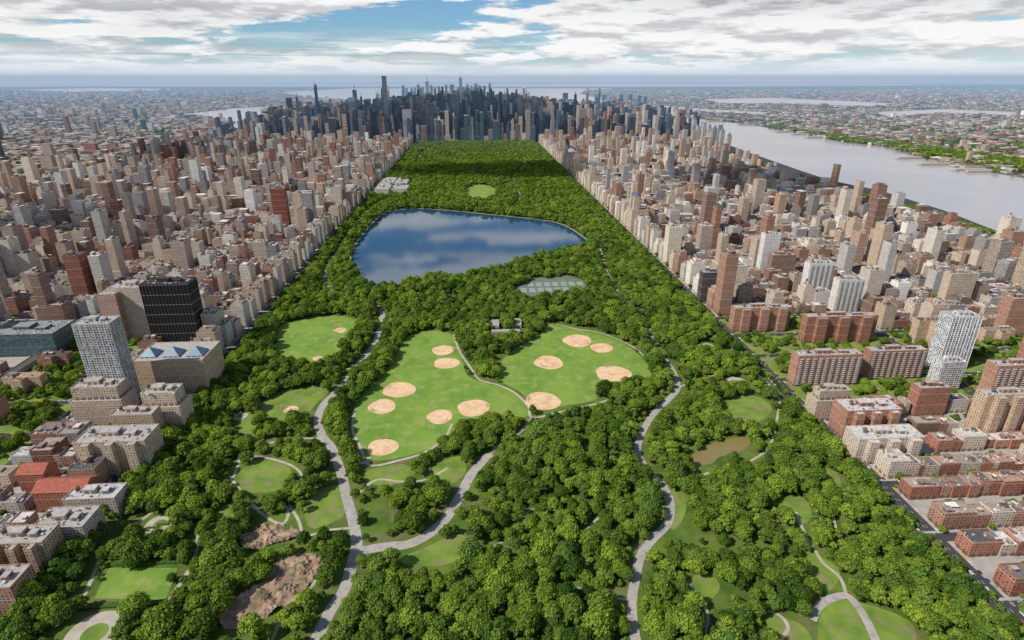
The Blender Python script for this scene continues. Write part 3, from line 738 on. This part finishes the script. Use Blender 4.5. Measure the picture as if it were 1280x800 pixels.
# ---------------------------------------------------------------- trees
tcol=bpy.data.collections.new("park_trees"); S.collection.children.link(tcol)
lcol=bpy.data.collections.new("distant_trees"); S.collection.children.link(lcol)
def tree(name,seed,R_,H_,nl,per,ls,col,at,core=2):
    r=random.Random(seed); v=[];f=[];mi=[];tone=[]
    def tube(a,b,ra,rb,n=6):
        a=Vector(a);b=Vector(b);d=(b-a).normalized(); s=d.orthogonal().normalized(); t=d.cross(s); o=len(v)
        for (c,rd) in ((a,ra),(b,rb)):
            for i in range(n): q=i*2*math.pi/n; v.append(tuple(c+s*rd*math.cos(q)+t*rd*math.sin(q)))
        for i in range(n): f.append((o+i,o+(i+1)%n,o+n+(i+1)%n,o+n+i)); mi.append(0); tone.append(.5)
    fork=(r.uniform(-.4,.4),r.uniform(-.4,.4),H_*.33); tube((0,0,-.2),fork,.5,.34)
    lobes=[]
    for i in range(nl):
        a=i*2.399+r.uniform(-.3,.3); q=math.sqrt((i+.3)/nl); z=H_*(.82-.40*q*q)+r.uniform(-1.2,1.2)
        rad=R_*r.uniform(.24,.42)*(1.1-.25*q); st=r.uniform(.64,.82)
        c=Vector((R_*st*q*math.cos(a),R_*st*q*math.sin(a),z)); lobes.append((c,rad,r.random()))
        if i%2==0: tube(fork,tuple(c*.85+Vector(fork)*.15),.2,.06,5)
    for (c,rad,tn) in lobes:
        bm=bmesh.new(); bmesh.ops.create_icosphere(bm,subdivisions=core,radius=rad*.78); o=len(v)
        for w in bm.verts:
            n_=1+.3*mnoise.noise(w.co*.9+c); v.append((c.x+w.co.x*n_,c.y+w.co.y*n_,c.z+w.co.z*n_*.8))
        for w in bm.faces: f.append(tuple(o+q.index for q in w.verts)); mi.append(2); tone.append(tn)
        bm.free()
        for _ in range(per):
            z=r.uniform(-.45,1); th=r.uniform(0,2*math.pi); s=math.sqrt(1-z*z); d=Vector((s*math.cos(th),s*math.sin(th),z))
            p=c+Vector((d.x*rad,d.y*rad,d.z*rad*.85))*r.uniform(.75,1.28)
            if any((p-c2).length<r2*.72 for c2,r2,_ in lobes if c2 is not c): continue
            nrm=(d+Vector((r.uniform(-1,1),r.uniform(-1,1),r.uniform(-.6,1)))*.7).normalized()
            a=nrm.orthogonal().normalized(); b=nrm.cross(a); rot=r.uniform(0,6.28); a,b=a*math.cos(rot)+b*math.sin(rot),b*math.cos(rot)-a*math.sin(rot)
            sz=ls*r.uniform(.45,1.2); o=len(v)
            for (i1,i2) in ((-1,-.5),(.1,-1),(1,.1),(.3,.9),(-.7,.7)): v.append(tuple(p+a*sz*i1+b*sz*i2))
            f.append((o,o+1,o+2,o+3,o+4)); mi.append(1); tone.append(min(1,max(0,tn*.5+r.random()*.5)))
    me=bpy.data.meshes.new(name); me.from_pydata(v,[],f)
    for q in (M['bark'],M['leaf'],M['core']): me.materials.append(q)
    me.polygons.foreach_set('material_index',mi); t=me.attributes.new("tone",'FLOAT','FACE'); t.data.foreach_set('value',tone)
    o=bpy.data.objects.new(name,me); o.location=(*at,0.06); col.objects.link(o)
names=["oak_tree","elm_tree","maple_tree","plane_tree","beech_tree","cherry_tree"]
for i,(R_,H_) in enumerate(((8.4,16),(9.4,17),(6.4,15.5),(8.0,19),(9.4,16),(5.2,11))):
    tree(names[i],i+1,R_,H_,[18,22,12,17,24,10][i],60,.64,tcol,G(560+i*14,760-i*9))
for i,(R_,H_) in enumerate(((8,15),(7,16),(9,15))):
    tree(["linden_tree","ash_tree","chestnut_tree"][i],i+20,R_,H_,10,17,1.2,lcol,G(600+i*30,700+i*7),1)
def scatter(st,ya,yb):
    gx=np.arange(XL+3,XR-3,st); gy=np.arange(ya,yb,st); X,Y=np.meshgrid(gx,gy); X=X.ravel(); Y=Y.ravel()
    X=X+rng.uniform(-.5,.5,X.size)*st; Y=Y+rng.uniform(-.5,.5,Y.size)*st
    keep=(X>XL+2)&(X<XR-2)
    for P in clear:
        for dy in (0,7,14): keep&=~pip(X,Y+dy,P)
    dmin=np.full(X.size,1e9)
    for P,w,vis in roads:
        Q=P[::2]+[P[-1]]
        for (a,b) in zip(Q[:-1],Q[1:]):
            if max(a[1],b[1])<ya-60 or min(a[1],b[1])>yb+60: continue
            dx,dy=b[0]-a[0],b[1]-a[1]; L=dx*dx+dy*dy+1e-6
            for oy in (0,6,12):
                if oy and (w<3.4 or not vis): continue
                t=np.clip(((X-a[0])*dx+(Y+oy-a[1])*dy)/L,0,1); d=np.hypot(X-a[0]-t*dx,Y+oy-a[1]-t*dy)-w/2
                dmin=np.minimum(dmin,d+(2.3 if oy else .8)+(2.0 if not vis else 0))
    keep&=dmin>3.2
    nz=np.array([mnoise.noise((x*.011,y*.011,1.7)) for x,y in zip(X,Y)])
    pr=np.where(nz<-.42,.45,.98)
    keep&=rng.random(X.size)<pr
    X,Y,dm=X[keep],Y[keep],dmin[keep]
    sc=np.clip(rng.normal(.96,.22,X.size),.5,1.55)*np.where(dm<9,.72,1.0)
    return X,Y,sc
def instancer(name,X,Y,sc,col,z=0.06):
    me=bpy.data.meshes.new(name); me.from_pydata([(float(x),float(y),z) for x,y in zip(X,Y)],[],[])
    a=me.attributes.new("scl",'FLOAT','POINT'); a.data.foreach_set('value',np.array(sc,dtype=np.float32))
    o=bpy.data.objects.new(name,me); S.collection.objects.link(o)
    ng=bpy.data.node_groups.new(name,'GeometryNodeTree'); ng.interface.new_socket("Geometry",in_out='INPUT',socket_type='NodeSocketGeometry'); ng.interface.new_socket("Geometry",in_out='OUTPUT',socket_type='NodeSocketGeometry')
    n=ng.nodes; gi=n.new('NodeGroupInput'); go=n.new('NodeGroupOutput'); ip=n.new('GeometryNodeInstanceOnPoints'); ci=n.new('GeometryNodeCollectionInfo')
    ci.inputs['Collection'].default_value=col; ci.inputs['Separate Children'].default_value=True; ci.inputs['Reset Children'].default_value=True
    na=n.new('GeometryNodeInputNamedAttribute'); na.data_type='FLOAT'; na.inputs['Name'].default_value="scl"
    ri=n.new('FunctionNodeRandomValue'); ri.data_type='INT'; ri.inputs[4].default_value=0; ri.inputs[5].default_value=100
    rv=n.new('FunctionNodeRandomValue'); rv.data_type='FLOAT_VECTOR'; rv.inputs[0].default_value=(-.06,-.06,0); rv.inputs[1].default_value=(.06,.06,6.283)
    L=ng.links.new; L(gi.outputs[0],ip.inputs['Points']); L(ci.outputs[0],ip.inputs['Instance']); ip.inputs['Pick Instance'].default_value=True
    L(ri.outputs[2],ip.inputs['Instance Index']); L(rv.outputs[0],ip.inputs['Rotation']); L(na.outputs[0],ip.inputs['Scale']); L(ip.outputs[0],go.inputs[0])
    md=o.modifiers.new("scatter",'NODES'); md.node_group=ng
X,Y,sc=scatter(9.5,120,1500); instancer("park_woodland",X,Y,sc,tcol); n1=len(X)
X,Y,sc=scatter(11.5,1500,PEND-5); instancer("park_woodland_far",X,Y,sc*1.05,lcol)
print("trees",n1,len(X))
ct=[c for c in citytrees if not overlaps(c[0],c[0],c[1],c[1],3)]
a=[c for c in ct if c[1]<1200]; b=[c for c in ct if c[1]>=1200]
for y in np.arange(150,1200,8.0):
    if random.random()<.75: a.append((XL-3.2,y+random.uniform(-2,2),random.uniform(.4,.7)))
    if random.random()<.75: a.append((XR+3.2,y+random.uniform(-2,2),random.uniform(.4,.7)))
instancer("street_trees",[c[0] for c in a],[c[1] for c in a],[c[2]*.85 for c in a],tcol,.15)
for y in np.arange(1200,4150,9.0):
    if random.random()<.75: b.append((XL-3.2,y,random.uniform(.5,.8)))
    if random.random()<.75: b.append((XR+3.2,y,random.uniform(.5,.8)))
for y in np.arange(900,4300,11):
    for x in np.arange(1418,1490,12):
        if inp(x+8,y,MAN): b.append((x+random.uniform(-4,4),y+random.uniform(-4,4),random.uniform(.7,1)))
instancer("street_trees_far",[c[0] for c in b],[c[1] for c in b],[c[2] for c in b],lcol,.15)
pts=[]
for _ in range(9000):
    x,y=(rrt() if random.random()<.6 else rl())
    if mnoise.noise((x*.0011,y*.0011,5))<.05: continue
    if any(inp(x,y,w) for w in WAT) or inp(x,y,MAN): continue
    for _ in range(2): pts.append((x+random.uniform(-40,40),y+random.uniform(-40,40),random.uniform(1,1.8)))
for _ in range(3200):
    u=random.uniform(960,1290); v_=158+(u-960)*.137+random.uniform(-1,6+(u-960)*.012); g=G(u,v_)
    if not inp(*g,HUD): pts.append((*g,random.uniform(.9,1.4)))
instancer("distant_woods",[c[0] for c in pts],[c[1] for c in pts],[c[2] for c in pts],lcol,-2)
gx0=min(p[0] for p in garden); gx1=max(p[0] for p in garden); gy0=min(p[1] for p in garden); gy1=max(p[1] for p in garden)
hv=[];hf=[]
def hbox(x0,x1,y0,y1,h):
    o=len(hv); nx=max(1,int((x1-x0)/1.2)); ny=max(1,int((y1-y0)/1.2))
    for z in (0,h):
        for jx in range(nx+1):
            for jy in range(ny+1):
                x=x0+(x1-x0)*jx/nx; y=y0+(y1-y0)*jy/ny; d=mnoise.noise((x,y,z))*.35; hv.append((x+d,y+d,z+(d if z else 0)))
    n=(nx+1)*(ny+1); ix=lambda q,a,b:o+q*n+a*(ny+1)+b
    for a in range(nx):
        for b in range(ny): hf.append((ix(1,a,b),ix(1,a+1,b),ix(1,a+1,b+1),ix(1,a,b+1)))
    for a in range(nx): hf.append((ix(0,a,0),ix(0,a+1,0),ix(1,a+1,0),ix(1,a,0))); hf.append((ix(0,a,ny),ix(0,a+1,ny),ix(1,a+1,ny),ix(1,a,ny)))
    for b in range(ny): hf.append((ix(0,0,b),ix(0,0,b+1),ix(1,0,b+1),ix(1,0,b))); hf.append((ix(0,nx,b),ix(0,nx,b+1),ix(1,nx,b+1),ix(1,nx,b)))
hbox(gx0-1,gx1+1,gy1+1,gy1+6,2.2); hbox(gx0-1,gx1+1,gy0-6,gy0-1,2.2)
for kx in range(4):
    g=G(165+kx*13,668-kx*4); hbox(g[0]-6,g[0]+6,g[1]-1.2,g[1]+1.2,1.2)
me=bpy.data.meshes.new("garden_hedge"); me.from_pydata(hv,[],hf); me.materials.append(noisy("hedge",(.03,.07,.012),(.07,.13,.02),.6)); S.collection.objects.link(bpy.data.objects.new("garden_hedge",me))
# ---------------------------------------------------------------- light
el=math.radians(44); az=Vector((-0.93,-0.36)).normalized()
sv=Vector((az.x*math.cos(el),az.y*math.cos(el),math.sin(el)))
ld=bpy.data.lights.new("sun",'SUN'); ld.energy=5.0; ld.angle=math.radians(.5); ld.color=(1,.945,.85)
lo=bpy.data.objects.new("sun",ld); S.collection.objects.link(lo); lo.rotation_euler=sv.to_track_quat('Z','Y').to_euler()
m,nt=mat("shade_cloud_vapour"); k=N(nt); tcn=k.n('ShaderNodeTexCoord'); ob=k.n('ShaderNodeSeparateXYZ'); k.l(tcn.outputs['Object'],ob.inputs[0])
r2=k.m('SQRT',k.m('ADD',k.m('MULTIPLY',ob.outputs[0],ob.outputs[0]),k.m('MULTIPLY',ob.outputs[1],ob.outputs[1])))
al=k.mr(k.m('SUBTRACT',k.m('ADD',k.m('MULTIPLY',k.noise(k.pos(),.0025,5,.6),1.8),-.22),r2),-.18,.12,0,.72,True)
df=k.n('ShaderNodeBsdfDiffuse'); df.inputs[0].default_value=(.8,.8,.82,1); tr=k.n('ShaderNodeBsdfTransparent'); mx=k.n('ShaderNodeMixShader')
k.l(al,mx.inputs[0]); k.l(tr.outputs[0],mx.inputs[1]); k.l(df.outputs[0],mx.inputs[2]); k.out(mx.outputs[0])
for (tx,ty,sx_,sy_) in ((-50,5000,1500,850),(-1250,1750,420,300),(100,2850,560,380),(1200,2500,420,480),(-1500,3400,600,420)):  # clouds added out of view to drop shade on midtown, park and blocks
    H_=1500; off=H_/math.tan(el); bm=bmesh.new(); bmesh.ops.create_icosphere(bm,subdivisions=3,radius=1)
    for w in bm.verts: w.co*=1+.2*mnoise.noise(w.co*2+Vector((tx,0,0)))
    me=bpy.data.meshes.new("added_shade_cloud"); bm.to_mesh(me); bm.free(); me.materials.append(m)
    o=bpy.data.objects.new("added_shade_cloud",me); o.location=(tx+az.x*off,ty+az.y*off,H_); o.scale=(sx_,sy_,60); S.collection.objects.link(o)
W=bpy.data.worlds.new("World"); S.world=W; W.use_nodes=True; nt=W.node_tree
for n in list(nt.nodes): nt.nodes.remove(n)
k=N(nt); tc_=k.n('ShaderNodeTexCoord'); sp=k.n('ShaderNodeSeparateXYZ'); k.l(tc_.outputs['Generated'],sp.inputs[0])
x,y,z=sp.outputs
def cv(fx,fz,ox=0,oz=0):
    c=k.n('ShaderNodeCombineXYZ'); k.l(k.m('ADD',k.m('MULTIPLY',x,fx),ox),c.inputs[0]); k.l(k.m('MULTIPLY',y,fx),c.inputs[1]); k.l(k.m('ADD',k.m('MULTIPLY',z,fz),oz),c.inputs[2]); return c.outputs[0]
n1=k.noise(cv(7,42),1.0,10,0.60); n1u=k.noise(cv(7,42,0,.45),1.0,10,0.60)
n2=k.noise(cv(3.4,20,5,1),1.0,6,0.55)
n3=k.noise(cv(4,110,2,7),1.0,6,0.6)
azm=k.m('ARCTAN2',x,y)
def gauss(a0,e0,sa,se):
    a=k.m('DIVIDE',k.m('SUBTRACT',azm,math.radians(a0)),math.radians(sa)); e=k.m('DIVIDE',k.m('SUBTRACT',z,math.sin(math.radians(e0))),math.sin(math.radians(se)))
    return k.m('EXPONENT',k.m('MULTIPLY',k.m('ADD',k.m('MULTIPLY',a,a),k.m('MULTIPLY',e,e)),-1.0))
gap=k.m('ADD',gauss(-4.5,5.2,5.5,1.2),k.m('ADD',gauss(-25,6.7,7,.7),k.m('MULTIPLY',gauss(-12,3.4,9,.6),.6)))
solid=k.m('ADD',gauss(28,4.8,25,2.4),k.m('ADD',gauss(-31,4.7,12,1.3),gauss(-16,5.7,7,.8)))
cov=k.m('SUBTRACT',k.m('ADD',n1,k.m('MULTIPLY',solid,.22)),k.m('MULTIPLY',gap,.22))
mask=k.m('MULTIPLY',k.mr(cov,.47,.55,0,1,True),k.mr(z,.40,.65,1,.2))
strat=k.m('MULTIPLY',k.mr(n3,.42,.58,.15,.85,True),k.mr(z,.035,.07,1,0))
base=k.mr(k.m('SUBTRACT',n1u,n1),-.03,.09,0,1)
dk=k.m('ADD',k.m('MULTIPLY',base,.55),k.m('ADD',k.mr(n2,.48,.66,0,.30),k.m('MULTIPLY',gauss(34,6.6,22,1.7),.55)),clamp=True)
ccol=k.mix(dk,(1.0,1.0,1.0),(.36,.38,.42))
ss=k.n('ShaderNodeTexSky'); ss.sky_type='NISHITA'; ss.sun_disc=False; ss.sun_elevation=el; ss.sun_rotation=math.atan2(az.x,az.y); ss.air_density=1.0; ss.dust_density=.5; ss.altitude=400
bg1=k.n('ShaderNodeBackground'); k.l(k.mix(1.0,ss.outputs[0],(.62,.92,1.22),'MULTIPLY'),bg1.inputs[0]); bg1.inputs[1].default_value=.09
bg2=k.n('ShaderNodeBackground'); k.l(ccol,bg2.inputs[0]); bg2.inputs[1].default_value=.95
hz=k.mr(z,0.0,.035,.9,0.0,True)
mxs=k.n('ShaderNodeMixShader'); k.l(k.m('MAXIMUM',mask,strat),mxs.inputs[0]); k.l(bg1.outputs[0],mxs.inputs[1]); k.l(bg2.outputs[0],mxs.inputs[2])
bg3=k.n('ShaderNodeBackground'); bg3.inputs[0].default_value=(.76,.87,.95,1); bg3.inputs[1].default_value=1
mx2=k.n('ShaderNodeMixShader'); k.l(hz,mx2.inputs[0]); k.l(mxs.outputs[0],mx2.inputs[1]); k.l(bg3.outputs[0],mx2.inputs[2])
wo=k.n('ShaderNodeOutputWorld'); k.l(mx2.outputs[0],wo.inputs[0])
m,nt=mat("glowing_haze"); k=N(nt)
va=k.n('ShaderNodeVolumeAbsorption'); va.inputs['Color'].default_value=(.40,.15,0,1); va.inputs['Density'].default_value=1/20000
em=k.n('ShaderNodeEmission'); em.inputs[0].default_value=(.21,.40,.62,1); em.inputs[1].default_value=1/20000  # even glow in the volume stands in for light scattered by haze
ad=k.n('ShaderNodeAddShader'); k.l(va.outputs[0],ad.inputs[0]); k.l(em.outputs[0],ad.inputs[1]); o=k.n('ShaderNodeOutputMaterial'); k.l(ad.outputs[0],o.inputs['Volume'])
bm=bmesh.new(); bmesh.ops.create_cube(bm,size=1); me=bpy.data.meshes.new("atmospheric_haze"); bm.to_mesh(me); bm.free(); me.materials.append(m)
o=bpy.data.objects.new("atmospheric_haze",me); o.scale=(124000,58500,560); o.location=(0,32500,250); S.collection.objects.link(o)
S.view_settings.view_transform='Standard'; S.view_settings.look='None'; S.view_settings.exposure=0
print("objects",len(bpy.data.objects))
